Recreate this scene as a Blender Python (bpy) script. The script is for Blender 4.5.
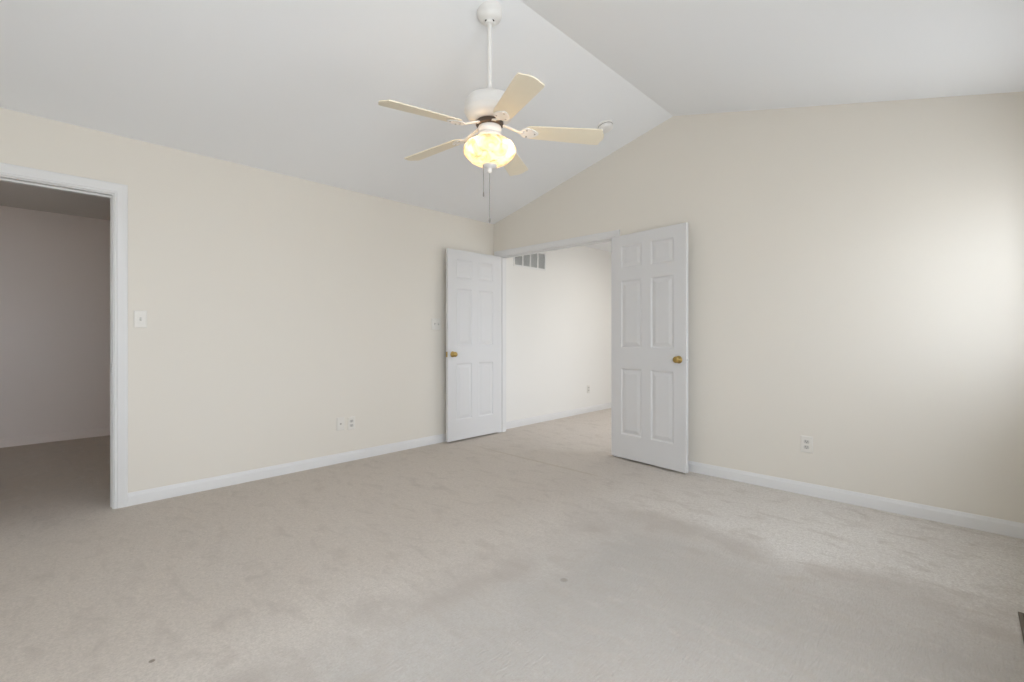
import bpy, bmesh, math, random
from math import sin, cos, pi, radians, tan, exp
from mathutils import Vector, Matrix

random.seed(4)
S = bpy.context.scene
COL = S.collection
for o in list(bpy.data.objects):
    bpy.data.objects.remove(o)

# ------------------------------------------------------------------ camera
FPX = 471.68                       # focal length in pixels of a 1024-wide frame
cam_d = bpy.data.cameras.new('camera')
cam = bpy.data.objects.new('camera', cam_d)
COL.objects.link(cam)
cam.location = (4.0021, -3.8602, 1.1265)
cam.rotation_euler = (pi / 2, 0, 0.7649)
cam_d.sensor_width = 36.0
cam_d.sensor_fit = 'HORIZONTAL'
cam_d.lens = FPX / 1024 * 36.0
cam_d.shift_y = -(341 - 335.9) / 1024
cam_d.clip_start = 0.02
S.camera = cam

# ------------------------------------------------------------------ sky, daylight, exposure
SKY = (0.905, 0.97, 1.06)
SKY_STRENGTH = 7.3
w = bpy.data.worlds.new('overcast_sky')
S.world = w
w.use_nodes = True
bg = w.node_tree.nodes['Background']
_n = w.node_tree.nodes.new
_tc, _sx, _rg, _mx = _n('ShaderNodeTexCoord'), _n('ShaderNodeSeparateXYZ'), _n('ShaderNodeMapRange'), _n('ShaderNodeMix')
_mx.data_type = 'RGBA'
_mx.inputs[6].default_value = (0.74, 0.77, 0.80, 1)      # pale ground below the horizon
_mx.inputs[7].default_value = (*SKY, 1)
_rg.inputs[1].default_value, _rg.inputs[2].default_value = -0.06, 0.03
_l = w.node_tree.links.new
_l(_tc.outputs['Generated'], _sx.inputs[0])
_l(_sx.outputs[2], _rg.inputs[0])
_l(_rg.outputs[0], _mx.inputs[0])
_l(_mx.outputs[2], bg.inputs[0])
bg.inputs[1].default_value = SKY_STRENGTH
S.view_settings.view_transform = 'Standard'
S.view_settings.look = 'None'
S.view_settings.gamma = 1.0
S.view_settings.use_curve_mapping = False
S.view_settings.exposure = 0.40
S.cycles.use_denoising = True
S.cycles.max_bounces = 14
S.cycles.diffuse_bounces = 9
S.cycles.glossy_bounces = 4
S.cycles.transparent_max_bounces = 12
S.cycles.caustics_reflective = False
S.cycles.caustics_refractive = False
S.cycles.sample_clamp_indirect = 6.0


def portal(name, loc, rot, sx, sy):
    d = bpy.data.lights.new(name, 'AREA')
    d.shape = 'RECTANGLE'
    d.size, d.size_y = sx, sy
    d.cycles.is_portal = True
    o = bpy.data.objects.new(name, d)
    o.location, o.rotation_euler = loc, rot
    COL.objects.link(o)


# room numbers (metres): left wall x=0, gable wall y=0, room on +x / -y
RW, RY, H = 4.415, -4.75, 2.44      # right wall, rear wall, eave height
RX, RZ = 2.2075, 3.0037             # ridge
T = 0.115                           # interior wall thickness
SL = (RZ - H) / RX
DOORX0, DOORX1, DOORZ = 0.09, 1.622, 2.045     # double opening
CLY0, CLY1, CLZ = -4.210, -3.446, 2.045       # closet opening in left wall
HALLX, HALLY = 3.1, 4.2             # hall
CLX, CLYA, CLYB = -3.01, -5.0, -2.2  # side room
# windows: (name, y0, y1, z0, z1) on right wall
WINS = [(-1.15, -0.25, 0.92, 2.02), (-4.60, -2.40, 0.50, 2.14)]
HWIN = (0.6, 1.65, 0.3, 1.75)        # added window on the hall's right wall, unseen, to brighten the hall
for (a, b, c, d) in WINS:
    portal('window_daylight', (RW + 0.17, (a + b) / 2, (c + d) / 2), (0, pi / 2, 0), d - c, b - a)
SWIN = (-2.0, -1.5, 1.1, 1.75)       # small unseen window added to light the side room (x0,x1,z0,z1)
portal('window_daylight', ((SWIN[0] + SWIN[1]) / 2, CLYA - T - 0.02, (SWIN[2] + SWIN[3]) / 2), (-pi / 2, 0, 0), SWIN[1] - SWIN[0], SWIN[3] - SWIN[2])
portal('window_daylight', (HALLX + 0.17, (HWIN[0] + HWIN[1]) / 2, (HWIN[2] + HWIN[3]) / 2), (0, pi / 2, 0),
       HWIN[3] - HWIN[2], HWIN[1] - HWIN[0])


# ------------------------------------------------------------------ materials
def mat(name, col, rough=0.5, metal=0.0, bump=None, var=None, spec=None):
    m = bpy.data.materials.new(name)
    m.use_nodes = True
    nt = m.node_tree
    b = nt.nodes['Principled BSDF']
    b.inputs['Base Color'].default_value = (*col, 1)
    b.inputs['Roughness'].default_value = rough
    b.inputs['Metallic'].default_value = metal
    if spec is not None:
        b.inputs['Specular IOR Level'].default_value = spec
    tc = nt.nodes.new('ShaderNodeTexCoord')
    if var:
        n = nt.nodes.new('ShaderNodeTexNoise')
        n.inputs['Scale'].default_value = var[0]
        n.inputs['Detail'].default_value = 4
        nt.links.new(tc.outputs['Object'], n.inputs['Vector'])
        mx = nt.nodes.new('ShaderNodeMix')
        mx.data_type = 'RGBA'
        mx.inputs[6].default_value = (*[c * (1 - var[1]) for c in col], 1)
        mx.inputs[7].default_value = (*[min(1, c * (1 + var[1])) for c in col], 1)
        nt.links.new(n.outputs['Fac'], mx.inputs[0])
        nt.links.new(mx.outputs[2], b.inputs['Base Color'])
    if bump:
        n = nt.nodes.new('ShaderNodeTexNoise')
        n.inputs['Scale'].default_value = bump[0]
        n.inputs['Detail'].default_value = 3
        nt.links.new(tc.outputs['Object'], n.inputs['Vector'])
        bp = nt.nodes.new('ShaderNodeBump')
        bp.inputs['Strength'].default_value = bump[1]
        bp.inputs['Distance'].default_value = bump[2]
        nt.links.new(n.outputs['Fac'], bp.inputs['Height'])
        nt.links.new(bp.outputs['Normal'], b.inputs['Normal'])
    return m


M = {}
M['wall'] = mat('cream_wall_paint', (0.735, 0.701, 0.638), 0.62, bump=(180, 0.12, 0.002), var=(1.3, 0.012), spec=0.25)
M['ceil'] = mat('white_ceiling_paint', (0.845, 0.86, 0.88), 0.85, bump=(140, 0.15, 0.002), spec=0.15)
M['hallwall'] = mat('pale_hall_paint', (0.785, 0.777, 0.752), 0.7, bump=(180, 0.12, 0.002), spec=0.25)
M['sidewall'] = mat('lifted_taupe_side_room_paint', (0.82, 0.75, 0.70), 0.7, bump=(180, 0.12, 0.002), spec=0.25)  # warm taupe, lightened to make up for light this room lacks
M['sideceil'] = mat('shade_toned_side_room_ceiling', (0.62, 0.59, 0.55), 0.85, bump=(140, 0.15, 0.002), spec=0.15)  # ceiling shade put into the colour, darker than the walls
M['trim'] = mat('white_trim_paint', (0.72, 0.72, 0.72), 0.4, spec=0.4)
M['door'] = mat('white_door_paint', (0.675, 0.675, 0.68), 0.42, bump=(90, 0.05, 0.001), spec=0.4)
M['brass'] = mat('aged_brass', (0.48, 0.34, 0.12), 0.3, 1.0, var=(60, 0.2))
M['steel'] = mat('dull_steel', (0.5, 0.48, 0.45), 0.4, 1.0)
M['plastic'] = mat('white_plastic', (0.73, 0.71, 0.665), 0.35)
M['slot'] = mat('dark_slot', (0.05, 0.045, 0.04), 0.7)
M['toggle'] = mat('grey_toggle_plastic', (0.55, 0.54, 0.51), 0.35)
M['fanwhite'] = mat('white_fan_enamel', (0.80, 0.79, 0.77), 0.32, var=(25, 0.03))
M['fandark'] = mat('dark_motor_core', (0.10, 0.075, 0.06), 0.45, 0.4)
M['blade'] = mat('cream_blade_finish', (0.80, 0.73, 0.58), 0.38, var=(6, 0.04))
M['grille'] = mat('white_grille_enamel', (0.74, 0.74, 0.73), 0.4)
M['louvre'] = mat('grey_louvre_enamel', (0.60, 0.61, 0.60), 0.5)
M['duct'] = mat('grey_duct_metal', (0.33, 0.34, 0.34), 0.6)
M['register'] = mat('brown_register_metal', (0.13, 0.105, 0.082), 0.5, 0.3)
M['winvinyl'] = mat('white_window_vinyl', (0.8, 0.8, 0.8), 0.4)
M['chain'] = mat('dull_chain_metal', (0.27, 0.26, 0.25), 0.5, 0.4)


def glass_mat():
    m = bpy.data.materials.new('window_glass')
    m.use_nodes = True
    nt = m.node_tree
    nt.nodes.clear()
    out = nt.nodes.new('ShaderNodeOutputMaterial')
    mix = nt.nodes.new('ShaderNodeMixShader')
    mix.inputs[0].default_value = 0.07
    t = nt.nodes.new('ShaderNodeBsdfTransparent')
    g = nt.nodes.new('ShaderNodeBsdfGlossy')
    g.inputs['Roughness'].default_value = 0.02
    nt.links.new(t.outputs[0], mix.inputs[1])
    nt.links.new(g.outputs[0], mix.inputs[2])
    nt.links.new(mix.outputs[0], out.inputs[0])
    return m


M['glass'] = glass_mat()


def bowl_mat():
    """ribbed alabaster glass, lit from inside"""
    m = bpy.data.materials.new('lit_alabaster_glass')
    m.use_nodes = True
    nt = m.node_tree
    nt.nodes.clear()
    L = nt.links.new
    out = nt.nodes.new('ShaderNodeOutputMaterial')
    tc = nt.nodes.new('ShaderNodeTexCoord')
    n = nt.nodes.new('ShaderNodeTexNoise')
    n.inputs['Scale'].default_value = 17
    n.inputs['Detail'].default_value = 3
    n.inputs['Distortion'].default_value = 1.2
    L(tc.outputs['Object'], n.inputs['Vector'])
    cr = nt.nodes.new('ShaderNodeValToRGB')
    cr.color_ramp.elements[0].position = 0.36
    cr.color_ramp.elements[0].color = (0.60, 0.47, 0.33, 1)
    cr.color_ramp.elements[1].position = 0.60
    cr.color_ramp.elements[1].color = (0.98, 0.93, 0.82, 1)
    L(n.outputs['Fac'], cr.inputs[0])
    tl = nt.nodes.new('ShaderNodeBsdfTranslucent')
    L(cr.outputs[0], tl.inputs[0])
    df = nt.nodes.new('ShaderNodeBsdfPrincipled')
    L(cr.outputs[0], df.inputs['Base Color'])
    df.inputs['Roughness'].default_value = 0.2
    tr = nt.nodes.new('ShaderNodeBsdfTransparent')
    tr.inputs[0].default_value = (1, 0.9, 0.75, 1)
    m1 = nt.nodes.new('ShaderNodeMixShader')
    m1.inputs[0].default_value = 0.35
    L(tl.outputs[0], m1.inputs[1])
    L(df.outputs[0], m1.inputs[2])
    m2 = nt.nodes.new('ShaderNodeMixShader')
    m2.inputs[0].default_value = 0.22
    L(m1.outputs[0], m2.inputs[1])
    L(tr.outputs[0], m2.inputs[2])
    L(m2.outputs[0], out.inputs[0])
    return m


M['bowl'] = bowl_mat()


def bulb_mat():
    m = bpy.data.materials.new('glowing_bulb')
    m.use_nodes = True
    b = m.node_tree.nodes['Principled BSDF']
    b.inputs['Base Color'].default_value = (1, 0.9, 0.75, 1)
    b.inputs['Emission Color'].default_value = (1.0, 0.86, 0.62, 1)
    b.inputs['Emission Strength'].default_value = 3.5
    return m


M['bulb'] = bulb_mat()


def carpet_mat():
    m = bpy.data.materials.new('beige_carpet')
    m.use_nodes = True
    nt = m.node_tree
    L = nt.links.new
    b = nt.nodes['Principled BSDF']
    b.inputs['Roughness'].default_value = 0.95
    b.inputs['Specular IOR Level'].default_value = 0.1
    b.inputs['Sheen Weight'].default_value = 0.15
    tc = nt.nodes.new('ShaderNodeTexCoord')
    P = tc.outputs['Object']

    def noise(scale, detail=3, mapping=None, dist=0.0):
        n = nt.nodes.new('ShaderNodeTexNoise')
        n.inputs['Scale'].default_value = scale
        n.inputs['Detail'].default_value = detail
        n.inputs['Distortion'].default_value = dist
        if mapping:
            mp = nt.nodes.new('ShaderNodeMapping')
            mp.inputs['Scale'].default_value = mapping
            L(P, mp.inputs['Vector'])
            L(mp.outputs[0], n.inputs['Vector'])
        else:
            L(P, n.inputs['Vector'])
        return n.outputs['Fac']

    def math_(op, a, c=None, clamp=False):
        n = nt.nodes.new('ShaderNodeMath')
        n.operation = op
        n.use_clamp = clamp
        for i, v in enumerate((a, c)):
            if v is None:
                continue
            if isinstance(v, (int, float)):
                n.inputs[i].default_value = v
            else:
                L(v, n.inputs[i])
        return n.outputs[0]

    def rng(v, a, c, d, e, smooth=False):
        n = nt.nodes.new('ShaderNodeMapRange')
        if smooth:
            n.interpolation_type = 'SMOOTHSTEP'
        L(v, n.inputs[0])
        for i, q in enumerate((a, c, d, e)):
            n.inputs[i + 1].default_value = q
        return n.outputs[0]

    def mix(fac, c1, c2):
        n = nt.nodes.new('ShaderNodeMix')
        n.data_type = 'RGBA'
        if isinstance(fac, (int, float)):
            n.inputs[0].default_value = fac
        else:
            L(fac, n.inputs[0])
        for i, c in ((6, c1), (7, c2)):
            if isinstance(c, tuple):
                n.inputs[i].default_value = (*c, 1)
            else:
                L(c, n.inputs[i])
        return n.outputs[2]

    sx = nt.nodes.new('ShaderNodeSeparateXYZ')
    L(P, sx.inputs[0])
    X, Y = sx.outputs[0], sx.outputs[1]
    # where a bed stood the pile is cleaner; a worn dirty track runs round its edge
    wob = rng(noise(2.3, 3), 0.3, 0.7, -0.11, 0.11)
    d = math_('MAXIMUM', math_('SUBTRACT', 2.36, X), math_('ADD', Y, 1.20))
    d = math_('ADD', d, wob)
    inside = rng(d, -0.40, 0.16, 1.0, 0.0, True)
    track = rng(math_('ABSOLUTE', d), 0.0, 0.25, 1.0, 0.0, True)
    patch = rng(noise(3.1, 5), 0.38, 0.6, 0.35, 1.0)
    track = math_('MULTIPLY', track, patch)
    worn = (0.61, 0.55, 0.485)  # tone of the open carpet; regional light is mixed in below
    clean = (0.46, 0.441, 0.412)
    # window light painted into the pile: paler and cooler towards that side
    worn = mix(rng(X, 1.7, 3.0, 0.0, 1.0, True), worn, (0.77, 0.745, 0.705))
    worn = mix(rng(Y, -0.3, 0.8, 0.0, 1.0, True), worn, (0.70, 0.64, 0.585))       # brighter hall light painted in as paler pile
    worn = mix(rng(X, -0.9, 0.1, 1.0, 0.0, True), worn, (0.52, 0.43, 0.335))     # side-room shade painted in as browner pile
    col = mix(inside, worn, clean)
    col = mix(math_('MULTIPLY', track, 0.66), col, (0.37, 0.325, 0.285))
    big = rng(noise(1.1, 5, (1, 1, 1), 0.6), 0.35, 0.68, 0.0, 1.0)
    col = mix(math_('MULTIPLY', big, 0.30), col, (0.52, 0.465, 0.41))
    # vacuum and footstep marks, longer across the room than deep
    foot = rng(noise(7.0, 4, (0.8, 1.5, 1), 0.8), 0.52, 0.74, 0.0, 1.0)
    col = mix(math_('MULTIPLY', foot, 0.55), col, (0.43, 0.375, 0.325))
    lite = rng(noise(9.0, 3, (0.7, 1.6, 1)), 0.55, 0.75, 0.0, 1.0)
    col = mix(math_('MULTIPLY', lite, 0.3), col, (0.66, 0.61, 0.55))
    tuft = rng(math_('ADD', math_('MULTIPLY', noise(120, 3), 0.6), math_('MULTIPLY', noise(48, 3), 0.4)), 0.36, 0.64, 0.0, 1.0)
    col = mix(math_('MULTIPLY', tuft, 0.62), col, (0.43, 0.385, 0.34))
    ribs = rng(noise(1.0, 2, (150, 24, 1)), 0.35, 0.65, 0.0, 1.0)
    col = mix(math_('MULTIPLY', math_('MULTIPLY', math_('MULTIPLY', ribs, inside), rng(X, 2.4, 3.4, 0.3, 1.0)), 0.34), col, (0.40, 0.36, 0.315))
    # seam across the way into the hall
    seam = rng(math_('ABSOLUTE', math_('ADD', math_('ADD', Y, 0.645), math_('MULTIPLY', wob, 0.06))), 0.004, 0.022, 1.0, 0.0, True)
    seam = math_('MULTIPLY', seam, rng(X, 0.2, 0.8, 0.0, 1.0, True))
    seam = math_('MULTIPLY', seam, rng(X, 1.75, 1.95, 1.0, 0.0, True))
    col = mix(math_('MULTIPLY', seam, 0.6), col, (0.44, 0.37, 0.29))

    def spot(x, y, r):
        q = math_('ADD', math_('POWER', math_('SUBTRACT', X, x), 2.0), math_('POWER', math_('SUBTRACT', Y, y), 2.0))
        return rng(q, r * r * 0.2, r * r, 1.0, 0.0, True)
    for (x, y, r, a) in ((2.668, -2.124, 0.022, 0.5), (1.97, -3.545, 0.012, 0.9)):
        col = mix(math_('MULTIPLY', spot(x, y, r), a), col, (0.22, 0.18, 0.14))
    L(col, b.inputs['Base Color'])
    h = math_('ADD', math_('MULTIPLY', noise(330, 2), 0.6), math_('MULTIPLY', noise(90, 3), 0.5))
    h = math_('ADD', h, math_('MULTIPLY', ribs, 0.35))
    h = math_('ADD', h, math_('MULTIPLY', noise(14, 3), 1.2))
    h = math_('SUBTRACT', h, math_('MULTIPLY', seam, 0.8))
    bp = nt.nodes.new('ShaderNodeBump')
    bp.inputs['Strength'].default_value = 0.55
    bp.inputs['Distance'].default_value = 0.010
    L(h, bp.inputs['Height'])
    L(bp.outputs['Normal'], b.inputs['Normal'])
    return m


M['carpet'] = carpet_mat()


# ------------------------------------------------------------------ mesh helpers
def obj(name, bm, m, parent=None, smooth=False, bevel=0.0, loc=None):
    bmesh.ops.recalc_face_normals(bm, faces=bm.faces[:])
    me = bpy.data.meshes.new(name)
    bm.to_mesh(me)
    bm.free()
    for mm in (m if isinstance(m, (list, tuple)) else [m]):
        me.materials.append(mm)
    o = bpy.data.objects.new(name, me)
    COL.objects.link(o)
    if smooth:
        for p in me.polygons:
            p.use_smooth = True
        if smooth != 'all':
            me.set_sharp_from_angle(angle=radians(38))
    if bevel:
        b = o.modifiers.new('bevel', 'BEVEL')
        b.width = bevel
        b.segments = 2
        b.limit_method = 'ANGLE'
        b.harden_normals = False
    if parent:
        o.parent = parent
    if loc:
        o.location = loc
    return o


def tag(o, label=None, cat=None, group=None, kind=None):
    if label:
        o['label'] = label
    if cat:
        o['category'] = cat
    if group:
        o['group'] = group
    if kind:
        o['kind'] = kind
    return o


def empty(name, loc, rotz=0.0):
    o = bpy.data.objects.new(name, None)
    o.empty_display_size = 0.1
    o.location = loc
    o.rotation_euler = (0, 0, rotz)
    COL.objects.link(o)
    return o


def box(bm, x0, x1, y0, y1, z0, z1, mi=0, mtx=None):
    vs = [bm.verts.new((x, y, z)) for x in (x0, x1) for y in (y0, y1) for z in (z0, z1)]
    for f in ((0, 1, 3, 2), (4, 6, 7, 5), (0, 4, 5, 1), (2, 3, 7, 6), (0, 2, 6, 4), (1, 5, 7, 3)):
        fc = bm.faces.new([vs[i] for i in f])
        fc.material_index = mi
    if mtx:
        for v in vs:
            v.co = mtx @ v.co
    return vs


def prism(bm, poly, axis, a, b, mi=0):
    """poly: 2-D points; axis 'y' -> points are (x,z) extruded in y; 'x' -> (y,z); 'z' -> (x,y)"""
    def P(p, t):
        return {'y': (p[0], t, p[1]), 'x': (t, p[0], p[1]), 'z': (p[0], p[1], t)}[axis]
    A = [bm.verts.new(P(p, a)) for p in poly]
    B = [bm.verts.new(P(p, b)) for p in poly]
    n = len(poly)
    fs = [bm.faces.new(A), bm.faces.new(B[::-1])]
    for i in range(n):
        fs.append(bm.faces.new((A[i], A[(i + 1) % n], B[(i + 1) % n], B[i])))
    for f in fs:
        f.material_index = mi
    return A + B


def lathe(bm, prof, seg=40, mtx=None, cap=True, radial=None):
    """prof: (r,z) list; radial(angle)->multiplier"""
    rings = []
    allv = []
    for r, z in prof:
        ring = []
        for i in range(seg):
            a = 2 * pi * i / seg
            k = radial(a, r, z) if radial else 1.0
            ring.append(bm.verts.new((r * k * cos(a), r * k * sin(a), z)))
        rings.append(ring)
        allv += ring
    for p, q in zip(rings, rings[1:]):
        for i in range(seg):
            j = (i + 1) % seg
            bm.faces.new((p[i], p[j], q[j], q[i]))
    if cap:
        bm.faces.new(rings[0][::-1])
        bm.faces.new(rings[-1])
    if mtx:
        for v in allv:
            v.co = mtx @ v.co
    return allv


def tube(bm, pts, r, seg=10):
    """round tube along a list of points, r float or list"""
    pts = [Vector(p) for p in pts]
    rs = r if isinstance(r, (list, tuple)) else [r] * len(pts)
    rings = []
    up = Vector((0.31, 0.17, 0.93)).normalized()
    for i, p in enumerate(pts):
        t = (pts[min(i + 1, len(pts) - 1)] - pts[max(i - 1, 0)]).normalized()
        if abs(t.dot(up)) > 0.97:
            u = Vector((1, 0, 0))
        else:
            u = up
        a = t.cross(u).normalized()
        b = t.cross(a).normalized()
        rings.append([bm.verts.new(p + (a * cos(2 * pi * k / seg) + b * sin(2 * pi * k / seg)) * rs[i]) for k in range(seg)])
    for p, q in zip(rings, rings[1:]):
        for i in range(seg):
            j = (i + 1) % seg
            bm.faces.new((p[i], p[j], q[j], q[i]))
    bm.faces.new(rings[0][::-1])
    bm.faces.new(rings[-1])


def struct(name, bm, m, parent=None, label=None, **k):
    o = obj(name, bm, m, parent, **k)
    if parent is None:
        o['kind'] = 'structure'
    if label:
        o['label'] = label
    return o


# ------------------------------------------------------------------ shell
bm = bmesh.new()
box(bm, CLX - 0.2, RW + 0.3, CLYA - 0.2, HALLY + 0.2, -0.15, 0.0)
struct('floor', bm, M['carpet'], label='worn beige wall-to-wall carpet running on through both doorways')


def wall_x(name, x0, x1, y0, y1, ztop, holes, m, label=None):
    """wall running in y with rectangular holes (y0,y1,z0,z1)"""
    bm = bmesh.new()
    ys = y0
    for (a, b, c, d) in sorted(holes):
        box(bm, x0, x1, ys, a, 0, ztop)
        if c > 0:
            box(bm, x0, x1, a, b, 0, c)
        box(bm, x0, x1, a, b, d, ztop)
        ys = b
    box(bm, x0, x1, ys, y1, 0, ztop)
    return struct(name, bm, m, label=label)


CLH = (CLY0 - 0.02, CLY1 + 0.02, 0, CLZ + 0.02)
wall_x('wall_left', -T, 0, RY - T, T, H, [CLH], M['wall'], 'long cream wall with the dark side-room doorway')
wall_x('wall_hall_left', -T, 0, T, HALLY, H, [], M['hallwall'], 'pale hall wall seen through the double doorway')
wall_x('wall_right', RW, RW + 0.14, RY - T, T, H, WINS, M['wall'], 'window wall on the right side of the room')
# gable wall: room side cream, hall side pale
g0, g1 = DOORX0 - 0.02, DOORX1 + 0.02
gz = DOORZ + 0.02


def zc(x):
    return H + SL * x if x < RX else RZ - SL * (x - RX)


def gable(name, y0, y1, hole, m, label):
    bm = bmesh.new()
    if hole:
        prism(bm, [(0, 0), (g0, 0), (g0, zc(g0)), (0, zc(0))], 'y', y0, y1)
        prism(bm, [(g0, gz), (g1, gz), (g1, zc(g1)), (g0, zc(g0))], 'y', y0, y1)
        prism(bm, [(g1, 0), (RW, 0), (RW, H), (RX, RZ), (g1, zc(g1))], 'y', y0, y1)
    else:
        prism(bm, [(0, 0), (RW, 0), (RW, H), (RX, RZ), (0, H)], 'y', y0, y1)
    return struct(name, bm, m, label=label)


gable('wall_gable', 0.0, T, True, M['wall'], 'peaked cream end wall with the open double doorway')
gable('wall_rear', RY - T, RY, False, M['wall'], 'peaked cream wall behind the viewer')
# vaulted ceiling
bm = bmesh.new()
a, b = RY - T, T
prism(bm, [(-T, H), (0, H), (RX, RZ), (RW, H), (RW + 0.14, H), (RW + 0.14, H + 0.15), (RX, RZ + 0.18), (-T, H + 0.15)], 'y', a, b)
struct('ceiling', bm, M['ceil'], label='white vaulted ceiling with a ridge')
# hall
bm = bmesh.new()
box(bm, -T, HALLX + 0.2, T, HALLY + T, H, H + 0.12)
struct('ceiling_hall', bm, M['ceil'])
wall_x('wall_hall_right', HALLX, HALLX + 0.14, T, HALLY, H, [HWIN], M['hallwall'])
bm = bmesh.new()
box(bm, -T, HALLX + 0.2, HALLY, HALLY + T, 0, H)
struct('wall_hall_far', bm, M['hallwall'])
# side room
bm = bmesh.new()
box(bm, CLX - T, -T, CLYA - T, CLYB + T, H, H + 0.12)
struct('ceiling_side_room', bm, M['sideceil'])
bm = bmesh.new()
box(bm, CLX - T, CLX, CLYA - T, CLYB + T, 0, H)
struct('wall_side_room_far', bm, M['sidewall'], label='shaded wall of the unlit side room')
bm = bmesh.new()
box(bm, CLX, -T, CLYB, CLYB + T, 0, H)
struct('wall_side_room_right', bm, M['sidewall'])
bm = bmesh.new()
box(bm, CLX, SWIN[0], CLYA - T, CLYA, 0, H)
box(bm, SWIN[1], -T, CLYA - T, CLYA, 0, H)
box(bm, SWIN[0], SWIN[1], CLYA - T, CLYA, 0, SWIN[2])
box(bm, SWIN[0], SWIN[1], CLYA - T, CLYA, SWIN[3], H)
struct('wall_side_room_left', bm, M['sidewall'])
wr = empty('window_4', ((SWIN[0] + SWIN[1]) / 2, CLYA - T / 2, SWIN[2]))  # added window, never in view, brightens the side room
tag(wr, 'small fixed white window, unseen, added to light the side room', 'window', kind='structure')
sw, sh = (SWIN[1] - SWIN[0]) / 2, SWIN[3] - SWIN[2]
bm = bmesh.new()
box(bm, -sw, -sw + 0.05, -0.03, 0.03, 0, sh)
box(bm, sw - 0.05, sw, -0.03, 0.03, 0, sh)
box(bm, -sw + 0.05, sw - 0.05, -0.03, 0.03, 0, 0.05)
box(bm, -sw + 0.05, sw - 0.05, -0.03, 0.03, sh - 0.05, sh)
sash = obj('sash', bm, M['winvinyl'], wr)
bm = bmesh.new()
bm.faces.new([bm.verts.new(p) for p in ((-sw + 0.05, 0, 0.05), (sw - 0.05, 0, 0.05), (sw - 0.05, 0, sh - 0.05), (-sw + 0.05, 0, sh - 0.05))])
obj('pane', bm, M['glass'], sash)
bm = bmesh.new()
box(bm, -T, 0, CLYA - T, RY - T, 0, H)
struct('wall_side_room_corner', bm, M['sidewall'])

# baseboards -------------------------------------------------------
BP = [(0, 0), (0.014, 0), (0.014, 0.060), (0.012, 0.068), (0.008, 0.073), (0.0075, 0.080), (0.004, 0.085), (0, 0.085)]


def base_y(name, x, d, y0, y1, m='trim'):
    bm = bmesh.new()
    prism(bm, [(x + d * u, z) for u, z in BP], 'y', y0, y1)
    return struct(name, bm, M[m], smooth=True)


def base_x(name, y, d, x0, x1, m='trim'):
    bm = bmesh.new()
    prism(bm, [(y + d * u, z) for u, z in BP], 'x', x0, x1)
    return struct(name, bm, M[m], smooth=True)


CW = 0.070   # casing width
base_y('baseboard_left', 0, 1, CLY1 + CW + 0.006, 0)
base_y('baseboard_left_rear', 0, 1, RY, CLY0 - CW - 0.006)
base_x('baseboard_gable', 0, -1, DOORX1 + CW + 0.006, RW - 0.014)
base_y('baseboard_right', RW, -1, RY, 0)
base_x('baseboard_rear', RY, 1, 0.014, RW - 0.014)
base_y('baseboard_hall_left', 0, 1, T, HALLY)
base_x('baseboard_hall_far', HALLY, -1, 0.014, HALLX - 0.014)
base_y('baseboard_side_room_far', CLX, 1, CLYA, CLYB, 'sidewall')
base_x('baseboard_side_room_right', CLYB, -1, CLX + 0.014, -T, 'sidewall')

# casings and jambs ------------------------------------------------
CP = [(0, 0), (0, 0.008), (0.003, 0.011), (0.009, 0.0115), (0.012, 0.008), (0.0135, 0.008), (0.017, 0.0115), (0.024, 0.0135), (0.048, 0.017), (0.056, 0.019), (0.066, 0.019), (CW, 0.015), (CW, 0)]


def casing(bm, a0, a1, top, place, k=1.0):
    """place(u, z, h) -> xyz; mitred architrave round three sides"""
    rows = []
    for u, h in CP:
        u *= k
        rows.append([bm.verts.new(place(*q, h)) for q in ((a0 - u, 0), (a0 - u, top + u), (a1 + u, top + u), (a1 + u, 0))])
    n = len(CP)
    for i in range(n):
        j = (i + 1) % n
        for k in range(3):
            bm.faces.new((rows[i][k], rows[i][k + 1], rows[j][k + 1], rows[j][k]))
    bm.faces.new([rows[i][0] for i in range(n)])
    bm.faces.new([rows[i][3] for i in range(n)][::-1])


RV = 0.006
bm = bmesh.new()
casing(bm, DOORX0 - RV, DOORX1 + RV, DOORZ + RV, lambda u, z, h: (u, -h, z), 0.88)
struct('trim_1', bm, M['trim'], smooth=True, label='white casing round the double doorway')
bm = bmesh.new()
casing(bm, DOORX0 - RV, DOORX1 + RV, DOORZ + RV, lambda u, z, h: (u, T + h, z))
struct('trim_2', bm, M['trim'], smooth=True)
bm = bmesh.new()
casing(bm, CLY0 - RV, CLY1 + RV, CLZ + RV, lambda u, z, h: (h, u, z))
struct('trim_3', bm, M['trim'], smooth=True, label='white casing round the side-room doorway')
bm = bmesh.new()
casing(bm, CLY0 - RV, CLY1 + RV, CLZ + RV, lambda u, z, h: (-T - h, u, z))
struct('trim_4', bm, M['trim'], smooth=True)
# jambs
bm = bmesh.new()
box(bm, DOORX0 - 0.02, DOORX0, 0, T, 0, DOORZ + 0.02)
box(bm, DOORX1, DOORX1 + 0.02, 0, T, 0, DOORZ + 0.02)
box(bm, DOORX0, DOORX1, 0, T, DOORZ, DOORZ + 0.02)
box(bm, DOORX0, DOORX0 + 0.011, 0.042, 0.075, 0, DOORZ)
box(bm, DOORX1 - 0.011, DOORX1, 0.042, 0.075, 0, DOORZ)
box(bm, DOORX0 + 0.011, DOORX1 - 0.011, 0.042, 0.075, DOORZ - 0.011, DOORZ)
struct('trim_5', bm, M['trim'], label='white jamb of the double doorway')
bm = bmesh.new()
box(bm, -T, 0, CLY0 - 0.02, CLY0, 0, CLZ + 0.02)
box(bm, -T, 0, CLY1, CLY1 + 0.02, 0, CLZ + 0.02)
box(bm, -T, 0, CLY0, CLY1, CLZ, CLZ + 0.02)
box(bm, -0.075, -0.042, CLY0, CLY0 + 0.011, 0, CLZ)
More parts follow.
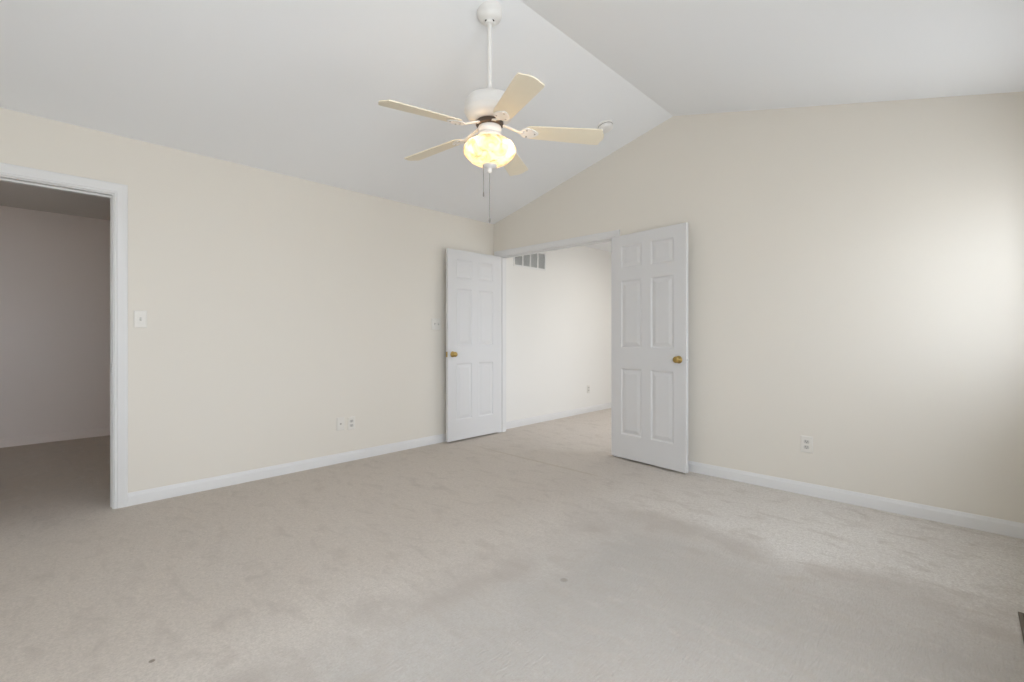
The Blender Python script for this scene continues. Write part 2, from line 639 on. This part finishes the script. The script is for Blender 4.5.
box(bm, -0.075, -0.042, CLY1 - 0.005, CLY1, 0, CLZ)
box(bm, -0.075, -0.042, CLY0 + 0.011, CLY1 - 0.005, CLZ - 0.011, CLZ)
jamb = struct('trim_6', bm, M['trim'], label='white jamb of the side-room doorway')
bm = bmesh.new()
box(bm, -0.034, -0.004, CLY1 - 0.0015, CLY1, 0.885, 0.945)
box(bm, -0.004, 0.004, CLY1 - 0.0035, CLY1 - 0.0005, 0.895, 0.935)
box(bm, -0.026, -0.014, CLY1 - 0.002, CLY1 - 0.0012, 0.900, 0.930, 1)
o = obj('strike_plate', bm, [M['steel'], M['slot']], jamb)
o['label'] = 'small metal strike plate'


# windows ----------------------------------------------------------
def window(name, x, y0, y1, z0, z1, label):
    root = empty(name, (x + 0.12, (y0 + y1) / 2, z0))
    tag(root, label, 'window', kind='structure')
    cx_, cy_, cz_ = root.location
    def loc(bm):
        bmesh.ops.translate(bm, vec=(-cx_, -cy_, -cz_), verts=bm.verts[:])
        return bm
    bm = bmesh.new()
    f = 0.045
    xa, xb = x + 0.05, x + 0.12
    box(bm, xa, xb, y0, y0 + f, z0, z1)
    box(bm, xa, xb, y1 - f, y1, z0, z1)
    box(bm, xa, xb, y0 + f, y1 - f, z0, z0 + f)
    box(bm, xa, xb, y0 + f, y1 - f, z1 - f, z1)
    ym = (y0 + y1) / 2
    box(bm, xa, xb, ym - 0.03, ym + 0.03, z0 + f, z1 - f)
    obj('window_frame', loc(bm), M['winvinyl'], root)
    zm = (z0 + z1) / 2
    for (a, b) in ((y0 + f, ym - 0.03), (ym + 0.03, y1 - f)):
        for (c, d, xs) in ((z0 + f, zm + 0.02, x + 0.057), (zm - 0.02, z1 - f, x + 0.086)):
            bm = bmesh.new()
            s = 0.035
            box(bm, xs, xs + 0.025, a, a + s, c, d)
            box(bm, xs, xs + 0.025, b - s, b, c, d)
            box(bm, xs, xs + 0.025, a + s, b - s, c, c + s)
            box(bm, xs, xs + 0.025, a + s, b - s, d - s, d)
            sash = obj('sash', loc(bm), M['winvinyl'], root)
            bm = bmesh.new()
            vs = [bm.verts.new(p) for p in ((xs + 0.012, a + s, c + s), (xs + 0.012, b - s, c + s), (xs + 0.012, b - s, d - s), (xs + 0.012, a + s, d - s))]
            bm.faces.new(vs)
            obj('pane', loc(bm), M['glass'], sash)
    bm = bmesh.new()
    box(bm, x - 0.03, x + 0.05, y0 - 0.05, y1 + 0.05, z0 - 0.02, z0 + 0.002)
    obj('window_sill', loc(bm), M['trim'], root, bevel=0.005)
    return root


for i, (a, b, c, d) in enumerate(WINS):
    window('window_%d' % (i + 1), RW, a, b, c, d, ['white double-hung window pair in the right wall near the end wall',
                                                   'white double-hung window pair in the right wall near the rear wall'][i])
window('window_3', HALLX, *HWIN, 'white double-hung window pair, unseen, added to light the hall')  # added out of view as a light source for the hall


# ------------------------------------------------------------------ six-panel doors
DW, DH, DT = 0.762, 2.025, 0.035


def door_slab(bm):
    """x 0..DW, z 0..DH, thickness y -DT..0, six raised panels on both faces"""
    xs = [0, 0.112, 0.334, 0.428, 0.650, DW]
    zs = [0, 0.213, 0.815, 1.003, 1.613, 1.722, 1.927, DH]
    for side in (0, 1):
        y0 = -DT if side == 0 else 0.0
        s = 1 if side == 0 else -1     # inward direction
        V = {}

        def v(x, z, d=0.0):
            k = (round(x, 5), round(z, 5), round(d, 5))
            if k not in V:
                V[k] = bm.verts.new((x, y0 + s * d, z))
            return V[k]
        for i in range(5):
            for j in range(7):
                x0, x1, z0, z1 = xs[i], xs[i + 1], zs[j], zs[j + 1]
                if i in (1, 3) and j in (1, 3, 5):
                    loops = [(0, 0), (0.004, 0.002), (0.012, 0.0075), (0.020, 0.0075), (0.048, 0.0012)]
                    prev = None
                    for ins, dep in loops:
                        cur = [v(x0 + ins, z0 + ins, dep), v(x1 - ins, z0 + ins, dep), v(x1 - ins, z1 - ins, dep), v(x0 + ins, z1 - ins, dep)]
                        if prev:
                            for k in range(4):
                                bm.faces.new((prev[k], prev[(k + 1) % 4], cur[(k + 1) % 4], cur[k]))
                        prev = cur
                    bm.faces.new(prev)
                else:
                    bm.faces.new((v(x0, z0), v(x1, z0), v(x1, z1), v(x0, z1)))
    # edges
    for k in range(7):
        for x in (0, DW):
            bm.faces.new([bm.verts.new(p) for p in ((x, -DT, zs[k]), (x, 0, zs[k]), (x, 0, zs[k + 1]), (x, -DT, zs[k + 1]))])
    for k in range(5):
        for z in (0, DH):
            bm.faces.new([bm.verts.new(p) for p in ((xs[k], -DT, z), (xs[k + 1], -DT, z), (xs[k + 1], 0, z), (xs[k], 0, z))])
    bmesh.ops.remove_doubles(bm, verts=bm.verts[:], dist=1e-5)


KZ = 0.915   # knob height above door bottom


def knob_bm(side):
    bm = bmesh.new()
    prof = [(0.0315, 0.0), (0.0315, 0.003), (0.028, 0.007), (0.016, 0.009), (0.0115, 0.012), (0.0105, 0.024),
            (0.014, 0.028), (0.022, 0.033), (0.0265, 0.040), (0.0270, 0.046), (0.0245, 0.052), (0.018, 0.0565), (0.009, 0.0585), (0.002, 0.059)]
    if side < 0:   # visible (-y) face
        mtx = Matrix.Translation((DW - 0.064, -DT, KZ)) @ Matrix.Rotation(pi / 2, 4, 'X')
    else:
        mtx = Matrix.Translation((DW - 0.064, 0, KZ)) @ Matrix.Rotation(-pi / 2, 4, 'X')
    lathe(bm, prof, 28, mtx)
    return bm


def make_door(name, loc, rotz, label, latch, flip):
    """flip: the slab's free end points the other way (hinge on the right side of the visible face)"""
    bm = bmesh.new()
    door_slab(bm)
    sgn = -1 if flip else 1
    def fix(bm):
        if flip:
            for v_ in bm.verts:
                v_.co.x = -v_.co.x
            bmesh.ops.reverse_faces(bm, faces=bm.faces[:])
        return bm
    d = obj(name, fix(bm), M['door'], bevel=0.0015)
    d.location, d.rotation_euler = loc, (0, 0, rotz)
    tag(d, label, 'door', kind='structure')
    for side in (-1, 1):
        k = obj('door_knob', fix(knob_bm(side)), M['brass'], d, smooth='all')
        k['label'] = 'round aged brass knob on its rose'
    bm = bmesh.new()
    box(bm, DW - 0.0005, DW + 0.0012, -DT / 2 - 0.0125, -DT / 2 + 0.0125, KZ - 0.028, KZ + 0.028)
    if latch:
        box(bm, DW, DW + 0.010, -DT / 2 - 0.006, -DT / 2 + 0.006, KZ - 0.010, KZ + 0.010)
    else:
        box(bm, DW + 0.0008, DW + 0.002, -DT / 2 - 0.006, -DT / 2 + 0.006, KZ - 0.012, KZ + 0.012)
    obj('latch_plate', fix(bm), M['brass'] if not latch else M['trim'], d)
    for z in (0.20, 1.0, 1.80):
        bm = bmesh.new()
        mtx = Matrix.Translation((-0.0045, -0.0005, z))
        lathe(bm, [(0.0025, -0.050), (0.0045, -0.046), (0.0045, 0.046), (0.0025, 0.050)], 12, mtx)
        box(bm, -0.0015, 0.0005, -0.030, -0.001, z - 0.044, z + 0.044)
        obj('hinge', fix(bm), M['brass'], d, smooth=True)
    return d


# left leaf: hinge end at (0.122,-0.008), free end towards -y, visible face looks to +x
# slab local -y face is the visible one; with flip the free end runs to local -x
ang = math.atan2(0.122 - 0.113, 0.757)
make_door('door_1', (0.087, -0.012, 0.018), pi / 2 - ang * 1.0, 'white six-panel door leaf standing open along the long left wall', False, True)
# right leaf: hinge at (1.63,-0.005), free end towards +x, visible face looks to -y
make_door('door_2', (1.630, -0.012, 0.018), -radians(7.4), 'white six-panel door leaf folded back against the peaked end wall', True, False)


# ------------------------------------------------------------------ ceiling fan
FX, FY = 2.060, -2.019
FCZ = zc(FX)
BZ = 2.295       # blade plane at the axis; the blades droop a little outwards
DROOP = radians(3.2)
fan = empty('ceiling_fan', (FX, FY, FCZ))
tag(fan, 'white five-blade ceiling fan with a glowing glass bowl, hung from the sloped ceiling', 'ceiling fan')
FZ = FCZ


def fpart(name, bm, m, smooth=True, bevel=0, parent=None):
    bmesh.ops.translate(bm, vec=(0, 0, -FZ), verts=bm.verts[:])
    return obj(name, bm, m, parent or fan, smooth=smooth, bevel=bevel)


# canopy: upper rim follows the slope
bm = bmesh.new()
cprof = [(0.066, 3.02), (0.0715, 3.0), (0.0715, 2.955), (0.070, 2.938), (0.062, 2.921), (0.050, 2.912), (0.036, 2.907), (0.030, 2.903), (0.0295, 2.893), (0.026, 2.890)]
vs = lathe(bm, cprof, 48)
for v in vs:
    top = H + SL * (v.co.x + FX) + 0.001
    if v.co.z > top:
        v.co.z = top
fpart('canopy', bm, M['fanwhite'])
for k in range(4):
    bm = bmesh.new()
    mt = Matrix.Rotation(k * pi / 2 + 0.7649 - pi / 2 + pi / 4, 4, 'Z') @ Matrix.Translation((0.0295, 0, 2.902)) @ Matrix.Rotation(radians(30), 4, 'X')
    box(bm, -0.006, 0.0022, -0.0050, 0.0050, -0.0060, 0.0060, mtx=mt)
    o = fpart('canopy_slot', bm, M['slot'], smooth=False)
    o['label'] = 'dark slot in the canopy collar'
bm = bmesh.new()
lathe(bm, [(0.0125, 2.905), (0.0125, 2.49)], 20)
fpart('downrod', bm, M['fanwhite'])
bm = bmesh.new()
lathe(bm, [(0.0126, 2.535), (0.019, 2.533), (0.021, 2.525), (0.021, 2.512), (0.030, 2.504), (0.034, 2.494), (0.034, 2.476)], 28)
fpart('coupling_cover', bm, M['fanwhite'])
# motor housing
bm = bmesh.new()
mp = [(0.03, 2.480), (0.080, 2.478), (0.112, 2.472), (0.129, 2.463), (0.138, 2.450), (0.142, 2.432), (0.1425, 2.4150), (0.1415, 2.4070),
      (0.144, 2.4040), (0.144, 2.3940), (0.1405, 2.3900), (0.136, 2.3770), (0.126, 2.3630), (0.112, 2.3520), (0.094, 2.3440), (0.05, 2.3390)]
lathe(bm, mp, 64)
mh = fpart('motor_housing', bm, M['fanwhite'])
bm = bmesh.new()
lathe(bm, [(0.075, 2.3390), (0.078, 2.3350), (0.078, 2.3180), (0.070, 2.3110), (0.058, 2.3070), (0.056, 2.2910)], 40)
o = fpart('flywheel', bm, M['fandark'])
o['label'] = 'dark hub between motor and blade irons'
# switch housing and fitter
bm = bmesh.new()
lathe(bm, [(0.050, 2.312), (0.064, 2.309), (0.067, 2.302), (0.066, 2.286), (0.062, 2.276), (0.058, 2.272), (0.066, 2.267), (0.069, 2.260), (0.069, 2.246), (0.066, 2.242)], 40)
fpart('switch_housing', bm, M['fanwhite'])

# blades and irons
A0 = -26.4
PITCH = radians(13.1)
R0, R1 = 0.195, 0.640
for i in range(5):
    an = radians(A0 - 72 * i)
    mt = Matrix.Rotation(an, 4, 'Z') @ Matrix.Translation((0, 0, BZ)) @ Matrix.Rotation(DROOP, 4, 'Y')
    pm = mt @ Matrix.Rotation(-PITCH, 4, 'X')
    # outline of the blade in its own plane (x out, y across)
    out = []
    n = 10
    w0, w1 = 0.108, 0.138
    rr = []
    for k in range(n + 1):      # rounded root
        t = pi / 2 + pi * k / n
        rr.append((R0 + 0.045 + 0.048 * cos(t), w0 / 2 * sin(t)))
    # rr runs from (+y) round the root to (-y)
    tip = []
    tipn = [(-1.0, -0.030), (-0.985, -0.018), (-0.94, -0.010), (-0.80, -0.006), (-0.62, -0.004), (-0.50, 0.0), (-0.42, 0.004), (-0.25, 0.008), (0, 0.010),
            (0.25, 0.008), (0.42, 0.004), (0.50, 0.0), (0.62, -0.004), (0.80, -0.006), (0.94, -0.010), (0.985, -0.018), (1.0, -0.030)]
    for f, dx in tipn:
        tip.append((R1 + dx, f * w1 / 2))
    side1 = [(R0 + 0.045 + (R1 - 0.03 - R0 - 0.045) * q, -(w0 + (w1 - w0) * q) / 2) for q in (0.25, 0.5, 0.75)]
    side2 = [(x, -y) for x, y in side1[::-1]]
    poly = rr + side1 + tip + side2
    bm = bmesh.new()
    vs = prism(bm, poly, 'z', -0.0035, 0.0035)
    for v in vs:
        v.co = pm @ v.co
    bl = fpart('blade', bm, M['blade'], smooth=False, bevel=0.0015)
    # iron: two arms from hub dropping to a leaf-shaped plate under the blade
    bm = bmesh.new()
    segs = [(0.060, 0.028, 0.0145), (0.085, 0.026, 0.0115), (0.115, 0.016, 0.010), (0.145, 0.005, 0.010), (0.170, -0.004, 0.012), (0.192, -0.0065, 0.020)]
    prev = None
    for (x, z, hw) in segs:
        ring = [bm.verts.new(mt @ Vector(p)) for p in ((x, -hw, z - 0.004), (x, hw, z - 0.004), (x, hw, z + 0.004), (x, -hw, z + 0.004))]
        if prev:
            for k in range(4):
                bm.faces.new((prev[k], prev[(k + 1) % 4], ring[(k + 1) % 4], ring[k]))
        else:
            bm.faces.new(ring[::-1])
        prev = ring
    bm.faces.new(prev)
    plate = []
    for (x, y) in ((0.178, 0.018), (0.190, 0.036), (0.205, 0.043), (0.222, 0.043), (0.242, 0.036), (0.262, 0.022), (0.276, 0.008)):
        plate.append((x, y))
    plate = plate + [(x, -y) for x, y in plate[::-1]]
    vs = prism(bm, plate, 'z', -0.0095, -0.0038)
    for v in vs:
        v.co = pm @ v.co
    iron = fpart('blade_iron', bm, M['fanwhite'], smooth=True, bevel=0.002)
    for (x, y) in ((0.208, 0.026), (0.208, -0.026), (0.256, 0.0)):
        bm = bmesh.new()
        lathe(bm, [(0.0055, -0.0095), (0.005, -0.0118), (0.002, -0.0125)], 10, pm @ Matrix.Translation((x, y, 0)))
        fpart('screw', bm, M['steel'], parent=iron)

# glass bowl: open rim on the fitter, ribbed flare, finial below
bm = bmesh.new()


def rib(a, r, z):
    return 1.0 + 0.022 * cos(18 * a) * min(1.0, max(0.0, (r - 0.06) / 0.05))


outer = [(0.066, 2.252), (0.067, 2.242), (0.078, 2.236), (0.105, 2.226), (0.130, 2.210), (0.144, 2.190), (0.147, 2.172), (0.140, 2.152), (0.124, 2.133), (0.104, 2.116), (0.080, 2.103), (0.050, 2.096), (0.012, 2.093)]
inner = [(max(0.009, r - 0.004), z + 0.004) for r, z in outer[::-1]]
inner[-1] = (0.062, 2.252)
lathe(bm, outer + inner, 108, cap=False, radial=rib)
fpart('glass_bowl', bm, M['bowl'], smooth='all')['label'] = 'ribbed cream glass bowl glowing warm'
bm = bmesh.new()
lathe(bm, [(0.006, 2.100), (0.040, 2.0955), (0.043, 2.091), (0.038, 2.084), (0.024, 2.078), (0.013, 2.071), (0.011, 2.063), (0.013, 2.058), (0.009, 2.050), (0.002, 2.047)], 28)
fpart('finial', bm, M['fanwhite'])
for k in range(3):
    a = 2 * pi * k / 3 + 0.4
    bx, by = 0.062 * cos(a), 0.062 * sin(a)
    bm = bmesh.new()
    d0 = Vector((cos(a), sin(a), -0.35)).normalized()
    p0 = Vector((0.025 * cos(a), 0.025 * sin(a), 2.225))
    tube(bm, [p0 + d0 * t for t in (0, 0.018, 0.028, 0.042, 0.056, 0.066, 0.072)], [0.009, 0.010, 0.014, 0.019, 0.018, 0.011, 0.002], 14)
    fpart('bulb', bm, M['bulb'], smooth='all')
    ld = bpy.data.lights.new('bulb_light', 'POINT')
    ld.energy = 0.6
    ld.color = (1.0, 0.85, 0.64)
    ld.shadow_soft_size = 0.02
    lo = bpy.data.objects.new('bulb_light', ld)
    COL.objects.link(lo)
    lo.parent = fan
    lo.location = (0.098 * cos(a), 0.098 * sin(a), 2.205 - FZ)
# pull chains
q = 0.0318
cdir = Vector((-cos(0.7649), -sin(0.7649), 0))      # to the viewer's left
for nm, off, z0, z1 in (('pull_chain', cdir * 0.034 + Vector((0.02, -0.02, 0)), 2.084, 1.905), ('pull_chain', Vector((0.0, 0, 0)), 2.052, 1.765)):
    bm = bmesh.new()
    pts = []
    rs = []
    z = z0
    k = 0
    while z > z1 + 0.03:
        pts.append((off.x, off.y, z))
        rs.append(0.0025 if k % 2 == 0 else 0.0017)
        z -= 0.003
        k += 1
    tube(bm, pts, rs, 6)
    lathe(bm, [(0.0012, z1 + 0.032), (0.0042, z1 + 0.026), (0.0048, z1 + 0.010), (0.0036, z1 + 0.002), (0.001, z1)], 10, Matrix.Translation((off.x, off.y, 0)))
    fpart(nm, bm, M['chain'])

# ------------------------------------------------------------------ smoke detector on the left slope
sx_, sy_ = 1.815, -0.45
sd = empty('smoke_detector', (sx_, sy_, zc(sx_)))
sd.rotation_euler = (0, -math.atan(SL), 0)
tag(sd, 'small round white smoke detector on the sloped ceiling beyond a fan blade tip', 'smoke detector')
bm = bmesh.new()
lathe(bm, [(0.068, 0.0), (0.068, -0.010), (0.064, -0.014)], 40)
obj('mounting_base', bm, M['fanwhite'], sd, smooth=True)
bm = bmesh.new()
lathe(bm, [(0.058, -0.013), (0.062, -0.018), (0.060, -0.034), (0.052, -0.042), (0.030, -0.046), (0.003, -0.047)], 40)
obj('cover', bm, M['fanwhite'], sd, smooth=True)
bm = bmesh.new()
lathe(bm, [(0.0605, -0.0135), (0.0635, -0.0150), (0.0605, -0.0175)], 40)
obj('sensor_slot', bm, M['slot'], sd)


# ------------------------------------------------------------------ switch plates and outlets
def plate_bm(wd, ht):
    bm = bmesh.new()
    a, b = wd / 2, ht / 2
    for (x, z, y) in ():
        pass
    lo = [(-a, -b), (a, -b), (a, b), (-a, b)]
    r0 = [bm.verts.new((x, 0, z)) for x, z in lo]
    r1 = [bm.verts.new((x, -0.0035, z)) for x, z in lo]
    r2 = [bm.verts.new((x * (1 - 0.006 / a), -0.0062, z * (1 - 0.006 / b))) for x, z in lo]
    for p, q_ in ((r0, r1), (r1, r2)):
        for k in range(4):
            bm.faces.new((p[k], p[(k + 1) % 4], q_[(k + 1) % 4], q_[k]))
    bm.faces.new(r2)
    bm.faces.new(r0[::-1])
    return bm


def screw(parent, x, z):
    bm = bmesh.new()
    lathe(bm, [(0.0032, 0.0055), (0.003, 0.0072), (0.001, 0.0076)], 10, Matrix.Translation((x, 0, z)) @ Matrix.Rotation(pi / 2, 4, 'X'))
    obj('screw', bm, M['plastic'], parent)


def wall_plate(name, loc, rotz, label, cat, wd=0.072, ht=0.116, group=None):
    root = empty(name, loc, rotz)
    tag(root, label, cat, group)
    return root, obj('cover_plate', plate_bm(wd, ht), M['plastic'], root, bevel=0.001)


def add_toggle(root, x, up):
    bm = bmesh.new()
    box(bm, x - 0.0052, x + 0.0052, -0.0070, -0.0058, -0.012, 0.012)
    obj('toggle_slot', bm, M['toggle'], root)
    bm = bmesh.new()
    s = 1 if up else -1
    mt = Matrix.Translation((x, -0.006, 0)) @ Matrix.Rotation(radians(-28 * s), 4, 'X')
    box(bm, -0.0036, 0.0036, -0.0155, 0.0, -0.0045, 0.0045, mtx=mt)
    obj('toggle', bm, M['toggle'], root, bevel=0.001)
    for z in (-0.030, 0.030):
        screw(root, x, z)


def add_duplex(root):
    for z in (0.0195, -0.0195):
        bm = bmesh.new()
        pts = []
        for k in range(24):
            a = 2 * pi * k / 24
            pts.append((0.0172 * cos(a), max(-0.0125, min(0.0125, 0.0172 * sin(a)))))
        prism(bm, [(x, z + zz) for x, zz in pts], 'y', -0.0085, -0.005)
        rc = obj('receptacle', bm, M['toggle'], root)
        bm = bmesh.new()
        box(bm, -0.0078, -0.0052, -0.0089, -0.0084, z - 0.001, z + 0.0075)
        box(bm, 0.0052, 0.0074, -0.0089, -0.0084, z - 0.0005, z + 0.0068)
        lathe(bm, [(0.0027, 0.0084), (0.0027, 0.0089)], 10, Matrix.Translation((0, 0, z - 0.0068)) @ Matrix.Rotation(pi / 2, 4, 'X'))
        obj('slots', bm, M['slot'], rc)
    screw(root, 0, 0)


RL = pi / 2     # plates on the left wall look towards +x
r, p = wall_plate('light_switch', (0, -3.302, 1.240), RL, 'single-toggle light switch beside the side-room door casing', 'light switch')
add_toggle(r, 0, False)
r, p = wall_plate('light_switch', (0, -0.842, 1.250), RL, 'double-toggle light switch on the left wall beside the open door leaf', 'light switch', 0.116, 0.118)
add_toggle(r, -0.023, True)
add_toggle(r, 0.023, False)
r, p = wall_plate('cable_outlet', (0, -1.892, 0.346), RL, 'white wall plate with one dark round jack, low on the long left wall', 'cable outlet')
bm = bmesh.new()
lathe(bm, [(0.0085, 0.0058), (0.0085, 0.0085), (0.0048, 0.009), (0.0048, 0.016), (0.003, 0.0165)], 14, Matrix.Rotation(pi / 2, 4, 'X'))
obj('jack', bm, M['steel'], r, smooth=True)
screw(r, 0, 0.042)
screw(r, 0, -0.042)
r, p = wall_plate('power_outlet', (0, -1.790, 0.338), RL, 'white duplex outlet on the long left wall, next to the round-jack plate', 'power outlet')
add_duplex(r)
r, p = wall_plate('power_outlet', (3.194, 0, 0.358), 0.0, 'white duplex outlet low on the peaked end wall', 'power outlet', 0.076, 0.118)
add_duplex(r)
r, p = wall_plate('power_outlet', (0, 1.935, 0.345), RL, 'faint white duplex outlet low on the pale hall wall', 'power outlet')
add_duplex(r)

# ------------------------------------------------------------------ return-air grille on the hall wall
gr = empty('return_air_grille', (0, 0.640, 2.105), RL)
tag(gr, 'white return-air grille high on the hall wall, in four louvred sections', 'air grille')
gw, gh = 0.31, 0.118     # half sizes
bm = bmesh.new()
fr = 0.022
box(bm, -gw, gw, -0.010, 0, gh - fr, gh)
box(bm, -gw, gw, -0.010, 0, -gh, -gh + fr)
box(bm, -gw, -gw + fr, -0.010, 0, -gh + fr, gh - fr)
box(bm, gw - fr, gw, -0.010, 0, -gh + fr, gh - fr)
obj('grille_frame', bm, M['grille'], gr, bevel=0.002)
bm = bmesh.new()
box(bm, -gw + fr, gw - fr, -0.0015, -0.0003, -gh + fr, gh - fr)
obj('duct_opening', bm, M['duct'], gr)
inn = gw - fr
for k in (-1, 0, 1):
    xk = k * inn / 2
    bm = bmesh.new()
    box(bm, xk - 0.011, xk + 0.011, -0.011, -0.0015, -gh + fr, gh - fr)
    obj('divider', bm, M['grille'], gr)
for k in range(4):
    xa = -inn + k * inn / 2 + (0.011 if k > 0 else 0)
    xb = -inn + (k + 1) * inn / 2 - (0.011 if k < 3 else 0)
    bm = bmesh.new()
    z = -gh + fr + 0.010
    while z < gh - fr - 0.004:
        mt = Matrix.Translation((0, -0.0048, z)) @ Matrix.Rotation(radians(48), 4, 'X')
        box(bm, xa, xb, -0.0045, 0.0045, -0.0006, 0.0006, mtx=mt)
        z += 0.0125
    obj('louvre_bank', bm, M['louvre'], gr)

# ------------------------------------------------------------------ floor register by the right wall
fr_ = empty('floor_register', (4.235, -1.215, 0.0))
tag(fr_, 'dark metal floor register set in the carpet by the right wall', 'floor register')
bm = bmesh.new()
hx, hy = 0.077, 0.165
rim = 0.012
box(bm, -hx, hx, hy - rim, hy, 0, 0.006)
box(bm, -hx, hx, -hy, -hy + rim, 0, 0.006)
box(bm, -hx, -hx + rim, -hy + rim, hy - rim, 0, 0.006)
box(bm, hx - rim, hx, -hy + rim, hy - rim, 0, 0.006)
obj('register_frame', bm, M['register'], fr_, bevel=0.0015)
bm = bmesh.new()
box(bm, -hx + rim, hx - rim, -hy + rim, hy - rim, 0.0002, 0.0012)
obj('duct_opening', bm, M['slot'], fr_)
bm = bmesh.new()
yy = -hy + rim + 0.010
while yy < hy - rim - 0.004:
    box(bm, -hx + rim, hx - rim, yy - 0.002, yy + 0.002, 0.0012, 0.005)
    yy += 0.0115
box(bm, -0.003, 0.003, -hy + rim, hy - rim, 0.0012, 0.0054)
obj('grate', bm, M['register'], fr_)

# ------------------------------------------------------------------ added flush lamp, out of view, to lift the hall floor
hl = empty('added_hall_lamp', (1.62, 1.9, H))
tag(hl, 'white flush dome lamp added out of view to brighten the hall', 'added lamp')
bm = bmesh.new()
lathe(bm, [(0.150, 0.0), (0.150, -0.018), (0.142, -0.026)], 40)
obj('lamp_base', bm, M['fanwhite'], hl, smooth=True)
bm = bmesh.new()
lathe(bm, [(0.138, -0.024), (0.136, -0.045), (0.120, -0.070), (0.085, -0.090), (0.040, -0.100), (0.003, -0.102)], 40)
dm = bpy.data.materials.new('added_lamp_glass')
dm.use_nodes = True
pb = dm.node_tree.nodes['Principled BSDF']
pb.inputs['Base Color'].default_value = (0.85, 0.85, 0.83, 1)
pb.inputs['Emission Color'].default_value = (1.0, 0.95, 0.88, 1)
pb.inputs['Emission Strength'].default_value = 9.0
obj('dome', bm, dm, hl, smooth='all')
ld = bpy.data.lights.new('added_hall_light', 'AREA')
ld.shape = 'DISK'
ld.size = 0.27
ld.energy = 13
ld.color = (1.0, 0.975, 0.94)
lo = bpy.data.objects.new('added_hall_light', ld)
COL.objects.link(lo)
lo.parent = hl
lo.location = (0, 0, -0.106)
